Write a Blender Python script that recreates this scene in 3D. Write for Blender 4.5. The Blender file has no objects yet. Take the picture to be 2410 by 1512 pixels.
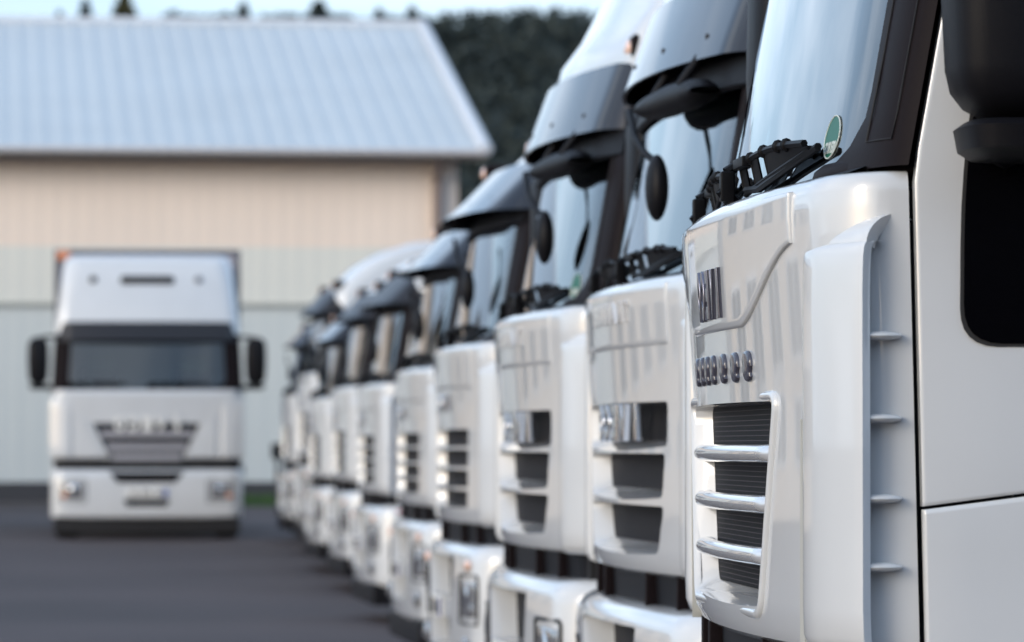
import bpy, bmesh, math, random
from mathutils import Vector, Matrix, noise
R = math.radians
random.seed(7)
S = bpy.context.scene
COL = S.collection

# ------------------------------------------------------------------ camera
cam_d = bpy.data.cameras.new('camera')
cam = bpy.data.objects.new('camera', cam_d); COL.objects.link(cam)
S.camera = cam
cam.location = (0, 0, 1.42)
FPX, FW = 10600.0, 2410.0
cam_d.sensor_width = 36.0
cam_d.lens = 36.0 * FPX / FW
cam_d.clip_start, cam_d.clip_end = 0.1, 6000
YAW = math.atan(855 / FPX); PITCH = math.atan(294 / FPX)
cam.rotation_euler = (R(90) + PITCH, 0, -YAW)
cam_d.dof.use_dof = True
cam_d.dof.focus_distance = 9.1
cam_d.dof.aperture_fstop = 5.8

# ------------------------------------------------------------------ sky and sun
SUN_EL, SUN_AZ = R(18), R(237)          # azimuth measured clockwise from +Y : light comes from behind and left
W = bpy.data.worlds.new('World'); S.world = W; W.use_nodes = True
nt = W.node_tree; nt.nodes.clear()
def N(tree, t, **k):
    n = tree.nodes.new(t)
    for a, v in k.items(): setattr(n, a, v)
    return n
sky = N(nt, 'ShaderNodeTexSky', sky_type='NISHITA', sun_disc=False, sun_elevation=SUN_EL, sun_rotation=SUN_AZ,
        air_density=1.0, dust_density=1.5, ozone_density=1.5)
tc = N(nt, 'ShaderNodeTexCoord')
mp = N(nt, 'ShaderNodeMapping'); mp.inputs['Scale'].default_value = (1.4, 1.4, 4.5)
nz = N(nt, 'ShaderNodeTexNoise'); nz.inputs['Scale'].default_value = 2.1; nz.inputs['Detail'].default_value = 7; nz.inputs['Roughness'].default_value = .55
nz.inputs['Distortion'].default_value = .4
cr = N(nt, 'ShaderNodeValToRGB'); cr.color_ramp.elements[0].position = .47; cr.color_ramp.elements[1].position = .64
mx = N(nt, 'ShaderNodeMix', data_type='RGBA')
mx.inputs[7].default_value = (5.8, 6.5, 7.4, 1)
bg = N(nt, 'ShaderNodeBackground'); bg.inputs['Strength'].default_value = .14
out = N(nt, 'ShaderNodeOutputWorld')
L = nt.links.new
L(tc.outputs['Generated'], mp.inputs[0]); L(mp.outputs[0], nz.inputs['Vector']); L(nz.outputs[0], cr.inputs[0])
sc_ = N(nt, 'ShaderNodeMath', operation='MULTIPLY'); sc_.inputs[1].default_value = .62
L(cr.outputs[0], sc_.inputs[0]); L(sc_.outputs[0], mx.inputs[0]); hz = N(nt, 'ShaderNodeMix', data_type='RGBA'); hz.inputs[0].default_value = .55; hz.inputs[7].default_value = (3.0, 4.0, 5.5, 1); L(sky.outputs[0], hz.inputs[6]); L(hz.outputs[2], mx.inputs[6]); 
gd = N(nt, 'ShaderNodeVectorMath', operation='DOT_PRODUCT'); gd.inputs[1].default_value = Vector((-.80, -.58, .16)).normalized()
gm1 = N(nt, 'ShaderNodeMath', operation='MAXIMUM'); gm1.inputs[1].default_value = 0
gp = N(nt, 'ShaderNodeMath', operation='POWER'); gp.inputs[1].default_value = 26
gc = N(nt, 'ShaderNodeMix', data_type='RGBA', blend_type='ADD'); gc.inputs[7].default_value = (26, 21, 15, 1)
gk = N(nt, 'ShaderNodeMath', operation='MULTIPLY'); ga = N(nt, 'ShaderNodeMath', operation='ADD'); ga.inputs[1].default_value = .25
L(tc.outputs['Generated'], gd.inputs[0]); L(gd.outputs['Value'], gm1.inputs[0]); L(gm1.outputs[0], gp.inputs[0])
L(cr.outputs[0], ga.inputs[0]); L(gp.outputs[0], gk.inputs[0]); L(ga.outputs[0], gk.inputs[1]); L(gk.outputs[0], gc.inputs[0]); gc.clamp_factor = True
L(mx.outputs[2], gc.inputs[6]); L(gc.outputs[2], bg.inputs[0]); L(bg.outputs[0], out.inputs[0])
sd = bpy.data.lights.new('sun', 'SUN'); so = bpy.data.objects.new('sun', sd); COL.objects.link(so)
sd.energy = 0.68; sd.angle = R(20); sd.color = (1, .93, .85)
sv = Vector((math.sin(SUN_AZ) * math.cos(SUN_EL), math.cos(SUN_AZ) * math.cos(SUN_EL), math.sin(SUN_EL)))
so.rotation_euler = (-sv).to_track_quat('-Z', 'Y').to_euler()
S.view_settings.view_transform = 'Standard'; S.view_settings.look = 'None'
S.view_settings.exposure = 0.8; S.view_settings.gamma = 1.0; S.view_settings.use_curve_mapping = False
S.cycles.max_bounces = 8; S.cycles.transparent_max_bounces = 12
S.cycles.sample_clamp_indirect = 6
S.cycles.use_denoising = True

# ------------------------------------------------------------------ materials
def mat(name, col, rough=.5, metal=0, coat=0, spec=.5, var=0, vscale=4, bump=0, bscale=80, coat_r=.03):
    m = bpy.data.materials.new(name); m.use_nodes = True; t = m.node_tree; b = t.nodes['Principled BSDF']
    b.inputs['Base Color'].default_value = (*col, 1); b.inputs['Roughness'].default_value = rough
    b.inputs['Metallic'].default_value = metal; b.inputs['Coat Weight'].default_value = coat
    b.inputs['Coat Roughness'].default_value = coat_r; b.inputs['Specular IOR Level'].default_value = spec
    if var or bump:
        c = N(t, 'ShaderNodeTexCoord')
    if var:
        n = N(t, 'ShaderNodeTexNoise'); n.inputs['Scale'].default_value = vscale; n.inputs['Detail'].default_value = 6
        r = N(t, 'ShaderNodeMapRange'); r.inputs[1].default_value = .3; r.inputs[2].default_value = .7
        r.inputs[3].default_value = 1 - var; r.inputs[4].default_value = 1 + var * .6
        v = N(t, 'ShaderNodeMix', data_type='RGBA', blend_type='MULTIPLY'); v.inputs[0].default_value = 1
        v.inputs[6].default_value = (*col, 1)
        t.links.new(c.outputs['Object'], n.inputs['Vector']); t.links.new(n.outputs[0], r.inputs[0])
        t.links.new(r.outputs[0], v.inputs[7]); t.links.new(v.outputs[2], b.inputs['Base Color'])
    if bump:
        n = N(t, 'ShaderNodeTexNoise'); n.inputs['Scale'].default_value = bscale; n.inputs['Detail'].default_value = 3
        bp = N(t, 'ShaderNodeBump'); bp.inputs['Strength'].default_value = bump; bp.inputs['Distance'].default_value = .002
        t.links.new(c.outputs['Object'], n.inputs['Vector']); t.links.new(n.outputs[0], bp.inputs['Height'])
        t.links.new(bp.outputs[0], b.inputs['Normal'])
    return m

M = {}
M['paint'] = mat('white_paint', (.58, .60, .62), .30, coat=1, var=.03, vscale=3, bump=.015, bscale=25)
M['black'] = mat('black_plastic', (.006, .006, .008), .5, spec=.16, bump=.25, bscale=400)
M['trim'] = mat('grey_black_trim', (.009, .006, .007), .55, spec=.08, bump=.08, bscale=300)
M['visor'] = mat('visor_plastic', (.008, .008, .012), .10, coat=.35)
M['visor_matt'] = mat('visor_matt', (.012, .012, .016), .38, spec=.4)
M['dark'] = mat('shadow_black', (.008, .008, .01), .8)
M['chrome'] = mat('chrome', (.78, .79, .82), .12, metal=1)
M['silver'] = mat('silver_paint', (.66, .67, .69), .25, metal=.35, coat=1)
M['rubber'] = mat('rubber', (.018, .018, .019), .75)
M['rim'] = mat('steel_rim', (.42, .42, .43), .4, metal=.6)
M['lamp'] = mat('lamp_lens', (.30, .30, .31), .10, metal=.55, coat=1)
M['amber'] = mat('amber_lens', (.70, .26, .12), .2, coat=1)
M['red'] = mat('red_lens', (.5, .03, .02), .2, coat=1)
M['cream'] = mat('seat_cloth', (.62, .60, .50), .8)
M['cloth'] = mat('dark_cloth', (.05, .055, .07), .85)
M['green'] = mat('sticker_green', (.003, .10, .06), .4, spec=.25)
M['white'] = mat('sticker_white', (.5, .55, .52), .5)
M['plate'] = mat('plate_white', (.7, .7, .68), .4)
M['blue'] = mat('plate_blue', (.03, .08, .4), .4)
M['ink'] = mat('plate_ink', (.02, .02, .02), .5)
M['steel'] = mat('chassis_steel', (.045, .045, .05), .55)
M['darkchrome'] = mat('dark_chrome', (.20, .20, .25), .22, metal=.9)
M['letterdark'] = mat('letter_dark', (.045, .045, .065), .25, coat=.4)
M['slat'] = mat('grille_grey', (.12, .12, .14), .45)
M['mirror'] = mat('mirror_glass', (.7, .73, .78), .03, metal=1)

def glass_mat(name, tint, ior):
    m = bpy.data.materials.new(name); m.use_nodes = True; t = m.node_tree; t.nodes.clear()
    tr = N(t, 'ShaderNodeBsdfTransparent'); tr.inputs[0].default_value = (*tint, 1)
    gl = N(t, 'ShaderNodeBsdfGlossy'); gl.inputs['Roughness'].default_value = .02; gl.inputs[0].default_value = (.95, .98, 1, 1)
    fr = N(t, 'ShaderNodeFresnel'); fr.inputs[0].default_value = ior
    mxx = N(t, 'ShaderNodeMixShader'); o = N(t, 'ShaderNodeOutputMaterial')
    a = N(t, 'ShaderNodeMath', operation='ADD'); a.inputs[1].default_value = 1; d = N(t, 'ShaderNodeMath', operation='DIVIDE'); e = N(t, 'ShaderNodeMath', operation='MULTIPLY'); e.inputs[1].default_value = 2
    t.links.new(fr.outputs[0], a.inputs[0]); t.links.new(fr.outputs[0], e.inputs[0]); t.links.new(e.outputs[0], d.inputs[0]); t.links.new(a.outputs[0], d.inputs[1])
    t.links.new(d.outputs[0], mxx.inputs[0]); t.links.new(tr.outputs[0], mxx.inputs[1]); t.links.new(gl.outputs[0], mxx.inputs[2])
    t.links.new(mxx.outputs[0], o.inputs[0])
    return m
M['glass'] = glass_mat('windscreen_glass', (.30, .42, .44), 1.52)
M['sideglass'] = glass_mat('side_glass', (.12, .13, .14), 1.45)

def mesh_mat():
    m = mat('radiator_mesh', (.006, .006, .007), .6, spec=.1)
    t = m.node_tree; b = t.nodes['Principled BSDF']
    c = N(t, 'ShaderNodeTexCoord'); s = N(t, 'ShaderNodeSeparateXYZ')
    k = N(t, 'ShaderNodeMath', operation='MULTIPLY'); k.inputs[1].default_value = 95
    f = N(t, 'ShaderNodeMath', operation='FRACT'); g = N(t, 'ShaderNodeMath', operation='GREATER_THAN'); g.inputs[1].default_value = .86
    v = N(t, 'ShaderNodeMix', data_type='RGBA'); v.inputs[6].default_value = (.005, .005, .006, 1); v.inputs[7].default_value = (.06, .055, .065, 1)
    t.links.new(c.outputs['Object'], s.inputs[0]); t.links.new(s.outputs[2], k.inputs[0]); t.links.new(k.outputs[0], f.inputs[0])
    t.links.new(f.outputs[0], g.inputs[0]); t.links.new(g.outputs[0], v.inputs[0]); t.links.new(v.outputs[2], b.inputs['Base Color'])
    return m
M['mesh'] = mesh_mat()

# ------------------------------------------------------------------ mesh helpers
class MB:
    def __init__(s): s.v = []; s.f = []
    def add(s, vs, fs):
        o = len(s.v); s.v += [tuple(p) for p in vs]; s.f += [tuple(i + o for i in f) for f in fs]; return s
    def grid(s, pts, close_u=False, close_v=False, flip=False):
        nu, nv = len(pts), len(pts[0]); vs = [p for row in pts for p in row]; fs = []
        for i in range(nu - (0 if close_u else 1)):
            for j in range(nv - (0 if close_v else 1)):
                a = i * nv + j; b = ((i + 1) % nu) * nv + j; c = ((i + 1) % nu) * nv + (j + 1) % nv; d = i * nv + (j + 1) % nv
                fs.append((a, d, c, b) if flip else (a, b, c, d))
        return s.add(vs, fs)
    def box(s, x0, x1, y0, y1, z0, z1, b=0.0):
        if b <= 0:
            return s.add([(x, y, z) for x in (x0, x1) for y in (y0, y1) for z in (z0, z1)],
                         [(0, 1, 3, 2), (4, 6, 7, 5), (0, 4, 5, 1), (2, 3, 7, 6), (0, 2, 6, 4), (1, 5, 7, 3)])
        bm = bmesh.new(); bmesh.ops.create_cube(bm, size=1)
        for v in bm.verts:
            v.co = Vector(((x0 + x1) / 2 + v.co.x * (x1 - x0), (y0 + y1) / 2 + v.co.y * (y1 - y0), (z0 + z1) / 2 + v.co.z * (z1 - z0)))
        bmesh.ops.bevel(bm, geom=bm.edges[:], offset=b, segments=3, profile=.6, affect='EDGES')
        bm.verts.index_update(); s.add([v.co for v in bm.verts], [[v.index for v in f.verts] for f in bm.faces]); bm.free(); return s
    def tube(s, path, r, n=10, cap=True):
        P = [Vector(p) for p in path]; rs = r if isinstance(r, (list, tuple)) else [r] * len(P); rows = []
        up = Vector((0, 0, 1))
        for i, p in enumerate(P):
            t = (P[min(i + 1, len(P) - 1)] - P[max(i - 1, 0)]).normalized()
            a = t.cross(up)
            if a.length < .05: a = t.cross(Vector((1, 0, 0)))
            a.normalize(); b = t.cross(a)
            rows.append([p + (a * math.cos(q * 2 * math.pi / n) + b * math.sin(q * 2 * math.pi / n)) * rs[i] for q in range(n)])
        o = len(s.v); s.grid(rows, close_v=True)
        if cap:
            s.f.append(tuple(o + k for k in range(n))); s.f.append(tuple(o + (len(P) - 1) * n + k for k in reversed(range(n))))
        return s
    def lathe(s, prof, n=32, axis='y', c=(0, 0, 0)):
        rows = []
        for (r, h) in prof:
            row = []
            for q in range(n):
                a = q * 2 * math.pi / n
                p = {'y': (r * math.cos(a), h, r * math.sin(a)), 'x': (h, r * math.cos(a), r * math.sin(a)), 'z': (r * math.cos(a), r * math.sin(a), h)}[axis]
                row.append((p[0] + c[0], p[1] + c[1], p[2] + c[2]))
            rows.append(row)
        return s.grid(rows, close_v=True)
    def ball(s, c, r, n=14, m=8):
        rows = []
        for i in range(m + 1):
            a = math.pi * i / m
            rows.append([(c[0] + r[0] * math.sin(a) * math.cos(q * 2 * math.pi / n), c[1] + r[1] * math.sin(a) * math.sin(q * 2 * math.pi / n), c[2] + r[2] * math.cos(a)) for q in range(n)])
        return s.grid(rows, close_v=True)
    def prism(s, poly, fr, bk):
        """poly: list of 2D; fr,bk: functions 2D->3D"""
        n = len(poly); o = len(s.v)
        s.add([fr(p) for p in poly] + [bk(p) for p in poly], [(i, (i + 1) % n, n + (i + 1) % n, n + i) for i in range(n)])
        s.f.append(tuple(o + i for i in reversed(range(n)))); s.f.append(tuple(o + n + i for i in range(n))); return s
    def build(s, name, m, parent=None, smooth=35, fix=True):
        me = bpy.data.meshes.new(name); me.from_pydata(s.v, [], s.f); me.update()
        bm = bmesh.new(); bm.from_mesh(me)
        bmesh.ops.remove_doubles(bm, verts=bm.verts, dist=1e-5)
        if fix: bmesh.ops.recalc_face_normals(bm, faces=bm.faces)
        bm.to_mesh(me); bm.free()
        if smooth: sharp(me, smooth)
        me.materials.append(m)
        o = bpy.data.objects.new(name, me); COL.objects.link(o)
        if parent is not None: o.parent = parent
        return o
def sharp(me, ang):
    bm = bmesh.new(); bm.from_mesh(me); c = R(ang)
    for f in bm.faces: f.smooth = True
    for e in bm.edges:
        if len(e.link_faces) == 2: e.smooth = e.calc_face_angle(0) < c
    bm.to_mesh(me); bm.free()
def boolean(o, cutters):
    for c in cutters:
        md = o.modifiers.new('b', 'BOOLEAN'); md.object = c; md.operation = 'DIFFERENCE'; md.solver = 'EXACT'
    dg = bpy.context.evaluated_depsgraph_get(); dg.update()
    me = bpy.data.meshes.new_from_object(o.evaluated_get(dg)); o.modifiers.clear(); o.data = me; sharp(me, 32)
    for c in cutters: bpy.data.objects.remove(c)
def empty(name, loc=(0, 0, 0), rz=0, label=None, cat=None, group=None):
    o = bpy.data.objects.new(name, None); COL.objects.link(o); o.location = loc; o.rotation_euler = (0, 0, rz)
    o.empty_display_size = .3
    if label: tag(o, label, cat, group)
    return o
def tag(o, label=None, cat=None, group=None, kind=None):
    if label: o['label'] = label
    if cat: o['category'] = cat
    if group: o['group'] = group
    if kind: o['kind'] = kind
    return o
def children(o): return list(o.children)
def copy_tree(o, parent=None):
    c = o.copy(); COL.objects.link(c)
    if parent is not None: c.parent = parent
    for ch in children(o): copy_tree(ch, c)
    return c
def rounded(poly, r, n=5):
    out = []; k = len(poly)
    for i in range(k):
        p = Vector(poly[i]).to_2d(); a = Vector(poly[i - 1]).to_2d(); b = Vector(poly[(i + 1) % k]).to_2d()
        rr = r[i] if isinstance(r, (list, tuple)) else r
        da = (a - p); db = (b - p); d = min(rr, da.length * .49, db.length * .49)
        pa = p + da.normalized() * d; pb = p + db.normalized() * d
        for j in range(n + 1):
            t = j / n; q = pa.lerp(p, t).lerp(p.lerp(pb, t), t); out.append((q.x, q.y))
    return out
_glyph = {}
def glyph_mesh(ch, size, ext, bev=0.0):
    key = (ch, size, ext, bev)
    if key not in _glyph:
        cu = bpy.data.curves.new('g', 'FONT'); cu.body = ch; cu.size = size; cu.extrude = ext; cu.bevel_depth = bev; cu.offset = size * .055
        cu.resolution_u = 3
        ob = bpy.data.objects.new('g', cu); COL.objects.link(ob)
        dg = bpy.context.evaluated_depsgraph_get(); dg.update()
        me = bpy.data.meshes.new_from_object(ob.evaluated_get(dg))
        vs = [v.co.copy() for v in me.vertices]; fs = [tuple(p.vertices) for p in me.polygons]
        bpy.data.objects.remove(ob); _glyph[key] = (vs, fs)
    return _glyph[key]
def text_on(mb, txt, s0, pitch, z, h, fx, ext=.006, wscale=1.0, bev=0.0):
    """mirrored lettering laid on the truck front: the word runs toward +y (local)"""
    for i, ch in enumerate(txt):
        if ch == ' ': continue
        if isinstance(mb, tuple): cur = MB()
        else: cur = mb
        vs, fs = glyph_mesh(ch, h * 1.42, ext, bev)
        if not vs: continue
        x0 = min(v.x for v in vs); x1 = max(v.x for v in vs)
        ws = wscale * pitch * .78 / max(x1 - x0, pitch * (.75 if ch == 'I' else .3)) if wscale else 1
        cur.add([(fx(s0 + i * pitch + (v.x - x0) * ws, z + v.y) - v.z, s0 + i * pitch + (v.x - x0) * ws, z + v.y) for v in vs], fs)
        if isinstance(mb, tuple): cur.build('letter', mb[1], mb[0], 50)

# ------------------------------------------------------------------ truck geometry (local: forward is -x, y lateral, z up)
CV = .06
def front_x(s, z=1.4):
    """forward surface of the nose panel"""
    lean = -.02 * max(0, min(1, (z - 1.5) / .35)) + .008 * max(0, (1.3 - z))
    return CV * s * s + lean
def plan(x0, w, r, c, back, nf=40, nc=10, s1=None):
    """half-open outline from (back,-w) round the nose to (back,w)"""
    if s1 is None: s1 = w - r
    pts = [(back, -w)]
    xf = x0 + c * s1 * s1; xe = xf + r * 1.1
    m = 4
    for i in range(1, m): pts.append((back + (xe - back) * i / m, -w))
    xe = min(xe, back - .004)
    for i in range(1, m): pts[i] = (back + (xe - back) * i / m, -w)
    P0, P1, P2 = Vector((xe, -w)), Vector((xf + .012, -w)), Vector((xf, -s1))
    P1 = Vector((xf + (w - s1) * 2 * c * s1 * .6, -w))
    for j in range(nc):
        t = j / nc; q = P0.lerp(P1, t).lerp(P1.lerp(P2, t), t); pts.append((q.x, q.y))
    for i in range(nf + 1):
        s = -s1 + 2 * s1 * i / nf; pts.append((x0 + c * s * s, s))
    full = pts + [(x, -y) for (x, y) in reversed(pts[:-(nf + 1)])]
    return full
def loft(levels, nf=40, nc=10, cap_top=False, cap_bot=False, closed=False):
    mb = MB(); rows = []
    for (z, x0, w, r, c, back) in levels:
        rows.append([(x, y, z) for (x, y) in plan(x0, w, r, c, back, nf, nc)])
    mb.grid(rows, close_v=closed)
    n = len(rows[0])
    if cap_top: mb.f.append(tuple((len(rows) - 1) * n + k for k in range(n)))
    if cap_bot: mb.f.append(tuple(k for k in reversed(range(n))))
    return mb
def shell(fn, us, vs, depth=.02, ru=.008, rv=.008):
    """fn(u,v)->(pos, inward unit vector) ; rolled edges so the panel reads as pressed sheet"""
    def ext(ts, r):
        return [(ts[0], depth), (ts[0], .35 * r), (ts[0] + .35 * r, .07 * r), (ts[0] + r, 0)] + [(t, 0) for t in ts[1:-1] if ts[0] + r < t < ts[-1] - r] + \
               [(ts[-1] - r, 0), (ts[-1] - .35 * r, .07 * r), (ts[-1], .35 * r), (ts[-1], depth)]
    U = ext(us, ru); V = ext(vs, rv); rows = []
    for (u, du) in U:
        row = []
        for (v, dv) in V:
            p, n = fn(u, v); d = max(du, dv)
            row.append(Vector(p) + Vector(n) * d)
        rows.append(row)
    return MB().grid(rows)
def lin(a, b, n): return [a + (b - a) * i / n for i in range(n + 1)]

def cutter(poly_f, poly_b, xf, xb):
    n = len(poly_f); mb = MB()
    mb.add([(xf, p[0], p[1]) for p in poly_f] + [(xb, p[0], p[1]) for p in poly_b], [(i, (i + 1) % n, n + (i + 1) % n, n + i) for i in range(n)])
    mb.f.append(tuple(reversed(range(n)))); mb.f.append(tuple(n + i for i in range(n)))
    return mb.build('cut', M['paint'], smooth=0)

def surf_plate(mb, poly, off, thick, res=.04):
    """plate with 2D outline (s,z) laid on the curved nose, 'off' metres proud"""
    bm = bmesh.new()
    vs = [bm.verts.new((0, p[0], p[1])) for p in poly]; bm.faces.new(vs)
    s0 = min(p[0] for p in poly); s1 = max(p[0] for p in poly)
    k = s0 + res
    while k < s1:
        bmesh.ops.bisect_plane(bm, geom=bm.verts[:] + bm.edges[:] + bm.faces[:], plane_co=(0, k, 0), plane_no=(0, 1, 0)); k += res
    ex = bmesh.ops.extrude_face_region(bm, geom=bm.faces[:])
    top = [g for g in ex['geom'] if isinstance(g, bmesh.types.BMVert)]; tops = set(top)
    for v in bm.verts: v.co.x = front_x(v.co.y, v.co.z) - off + (thick if v not in tops else 0)
    bm.verts.index_update(); mb.add([v.co for v in bm.verts], [[v.index for v in f.verts] for f in bm.faces]); bm.free()

def side_plate(mb, poly, sg, y0, y1):
    bm = bmesh.new(); bm.faces.new([bm.verts.new((p[0], 0, p[1])) for p in poly])
    bmesh.ops.bisect_plane(bm, geom=bm.verts[:] + bm.edges[:] + bm.faces[:], plane_co=(0, 0, 1.9), plane_no=(0, 0, 1))
    ex = bmesh.ops.extrude_face_region(bm, geom=bm.faces[:]); tops = set(g for g in ex['geom'] if isinstance(g, bmesh.types.BMVert))
    for v in bm.verts: v.co.y = sg * ((y0 if v in tops else y1) - max(0, v.co.z - 1.9) * .05)
    bm.verts.index_update(); mb.add([v.co for v in bm.verts], [[v.index for v in f.verts] for f in bm.faces]); bm.free()

def wheel(parent, x, y, side, r=.5, w=.3):
    e = MB().lathe([(r * .56, -w / 2), (r * .92, -w / 2), (r * .985, -w * .42), (r, -w * .3), (r, w * .3), (r * .985, w * .42), (r * .92, w / 2), (r * .56, w / 2), (r * .56, -w / 2)], 36, 'y', (x, y, r)).build('wheel', M['rubber'], parent)
    h = side
    MB().lathe([(r * .56, h * w * .49), (r * .54, h * w * .5), (r * .5, h * w * .42), (r * .46, h * w * .30), (r * .3, h * w * .12), (r * .2, h * w * .12), (r * .19, h * w * .42), (r * .1, h * w * .5), (.001, h * w * .5)], 28, 'y', (x, y, r)).build('rim', M['rim'], e)
    return e

M['wiper'] = mat('wiper_black', (.003, .003, .004), .5, spec=.15)
def wiper(parent, s0, s1, zc, xo):
    """parked wiper: pressed bow truss along the glass base, from the hub at s0 to the tip at s1 (tip toward the near side)"""
    mb = MB(); n = 9; L_ = s1 - s0
    fx = lambda s: xo + CV * s * s
    top = []; bot = []
    for i in range(n + 1):
        t = i / n; s = s0 + L_ * t; hgt = .050 * (1 - t) ** .8 + .008
        top.append((fx(s), s, zc + .02 + .012 * math.sin(t * 3))); bot.append((fx(s) + .012, s, zc + .02 - hgt))
    mb.tube(top, .0075, 6); mb.tube(bot, .006, 6)
    for i in range(n):
        a, b = Vector(top[i]), Vector(bot[i])
        if i in (0, 2, 4): mb.tube([a, b], .004, 6)
        if i not in (1, 3):
            c, d = Vector(top[i + 1]), Vector(bot[i + 1])
            w = Vector((.002, 0, 0)); mb.add([a - w, b - w, d - w, c - w, a + w, b + w, d + w, c + w], [(0, 1, 2, 3), (4, 7, 6, 5), (0, 3, 7, 4), (1, 5, 6, 2)])
        if i in (2, 4, 6, 7): mb.ball((top[i][0], top[i][1], top[i][2]), (.013, .012, .014), 8, 5)
    mb.tube([(fx(s0 + .02) + .01, s0 + L_ * .03, zc - .03), (fx(s0) + .012, s0 + L_ * .3, zc - .038), (fx(s1) + .02, s1 + (.05 if L_ > 0 else -.05), zc + .012)], .008, 6)
    sx = fx(s0)
    mb.box(sx - .016, sx + .012, min(s0, s0 + L_ * .22), max(s0, s0 + L_ * .22), zc + .012, zc + .034, .004)
    # link post and hub
    k = s0 + (.02 if L_ < 0 else -.02)
    mb.tube([(sx - .004, k, zc + .025), (sx - .022, k, zc + .012), (sx - .032, k, zc - .03), (sx - .01, k, zc - .055), (sx + .01, k, zc - .11)], [.010, .014, .017, .017, .014], 8)
    mb.box(sx - .040, sx - .010, k - .018, k + .018, zc - .052, zc + .012, .006)
    return mb.build('wiper', M['wiper'], parent)

def side_mirror(parent, side, k=1.0):
    """big dark mirror housing on its bracket, outboard of the door"""
    sg = side; rows = []
    prof = [(1.995, .02), (2.0, .045), (2.02, .075), (2.05, .095), (2.09, .103), (2.3, .112), (2.5, .108), (2.56, .09), (2.60, .05), (2.605, .02)]
    for (z, hw) in prof:
        hw *= k; row = []
        for q in range(20):
            a = q * 2 * math.pi / 20; ca, sa = math.cos(a), math.sin(a)
            ex = lambda v: math.copysign(abs(v) ** .55, v)
            row.append((.355 + hw * 1.05 * ex(ca) + .05 * (z - 2) * 0, sg * (1.40 + hw * 1.25 * ex(sa)), z))
        rows.append(row)
    mb = MB(); mb.grid(rows, close_v=True); mb.f.append(tuple(reversed(range(20)))); mb.f.append(tuple((len(prof) - 1) * 20 + i for i in range(20)))
    m = mb.build('mirror', M['black'], parent, 40)
    MB().box(.471, .478, sg * 1.40 - .10, sg * 1.40 + .10, 2.1, 2.52, .003).build('mirror_glass', M['mirror'], m)
    b = MB()
    prof = [(1.925, .03), (1.93, .06), (1.945, .078), (1.985, .084), (1.997, .07)]; rows = []
    for (z, hw) in prof:
        rows.append([(.362 + hw * 1.15 * math.copysign(abs(math.cos(q * .314159)) ** .6, math.cos(q * .314159)), sg * (1.38 + hw * 1.7 * math.copysign(abs(math.sin(q * .314159)) ** .6, math.sin(q * .314159))), z) for q in range(20)])
    b.grid(rows, close_v=True); b.f.append(tuple(reversed(range(20)))); b.f.append(tuple(80 + i for i in range(20)))
    b.tube([(.34, sg * 1.36, 1.955), (.37, sg * 1.27, 1.95), (.39, sg * 1.19, 1.96)], .03, 8)
    b2 = MB(); b2.tube([(.33, sg * 1.38, 2.59), (.36, sg * 1.27, 2.61), (.40, sg * 1.15, 2.60)], .022, 8)
    b2.build('mirror_arm', M['black'], m, 40)
    b.build('mirror_bracket', M['black'], m, 40)
    return m

def deflector(parent, side, si=.0):
    """corner air blade standing off the cab corner, hooded top, four ribs to the body"""
    sg = side
    pl = [(.95, .105), (.956, .060), (.968, .044), (1.00, .040), (1.06, .047), (1.125, .064), (1.18, .084), (1.222, .102), (1.240, .114)]
    if si: pl = [(s + si * (1.24 - s) / .29, x + .006) for (s, x) in pl]
    def smooth(pl, n=26):
        out = []
        for i in range(n + 1):
            t = i / n * (len(pl) - 1); k = min(int(t), len(pl) - 2); f = t - k
            p = [pl[max(k - 1, 0)], pl[k], pl[k + 1], pl[min(k + 2, len(pl) - 1)]]
            out.append(tuple(.5 * (2 * p[1][c] + (p[2][c] - p[0][c]) * f + (2 * p[0][c] - 5 * p[1][c] + 4 * p[2][c] - p[3][c]) * f * f + (3 * p[1][c] - p[0][c] - 3 * p[2][c] + p[3][c]) * f ** 3) for c in (0, 1)))
        return out
    pp = smooth(pl); rows = []
    zs = [(1.035, .030), (1.045, .012), (1.07, .002), (1.12, 0)] + [(z, 0) for z in lin(1.2, 1.70, 8)] + [(1.745, .001), (1.765, .002), (1.780, .004), (1.788, .007), (1.792, .012), (1.793, .03)]
    for (z, inn) in zs:
        row = [(x + inn, sg * (s - inn * (.9 if s > 1.1 else .35)), z) for (s, x) in pp]
        e = pp[-1]; row.append((e[1] + .006 + inn, sg * (e[0] - .006 - inn * .9), z))
        row += [(x + .016 + inn, sg * (s - .014 - inn * .9), z) for (s, x) in reversed(pp[12:])]
        rows.append(row)
    d = MB().grid(rows).build('deflector', M['paint'], parent, 50)
    # hood joining blade to body
    h = MB(); rows = []
    for i in range(13):
        t = i / 12; z = 1.790 + .055 * math.sin(t * math.pi / 2); k = .075 * t ** 1.7
        rows.append([(x + .009 + k, sg * (s - (.009 + k * .8) * max(0, min(1, (s - 1.0) / .15))), z) for (s, x) in pp[1:]] + [(pp[-1][1] + .03 + k, sg * (pp[-1][0] - .045 - k * .5), z - .012)])
    h.grid(rows); h.build('deflector_cap', M['paint'], d, 60)
    for z in (1.62, 1.47, 1.324, 1.20):
        r = MB(); r.ball((.150, sg * 1.195, z), (.044, .034, .009), 18, 8); r.build('rib', M['paint'], d, 60)
    return d

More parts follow.
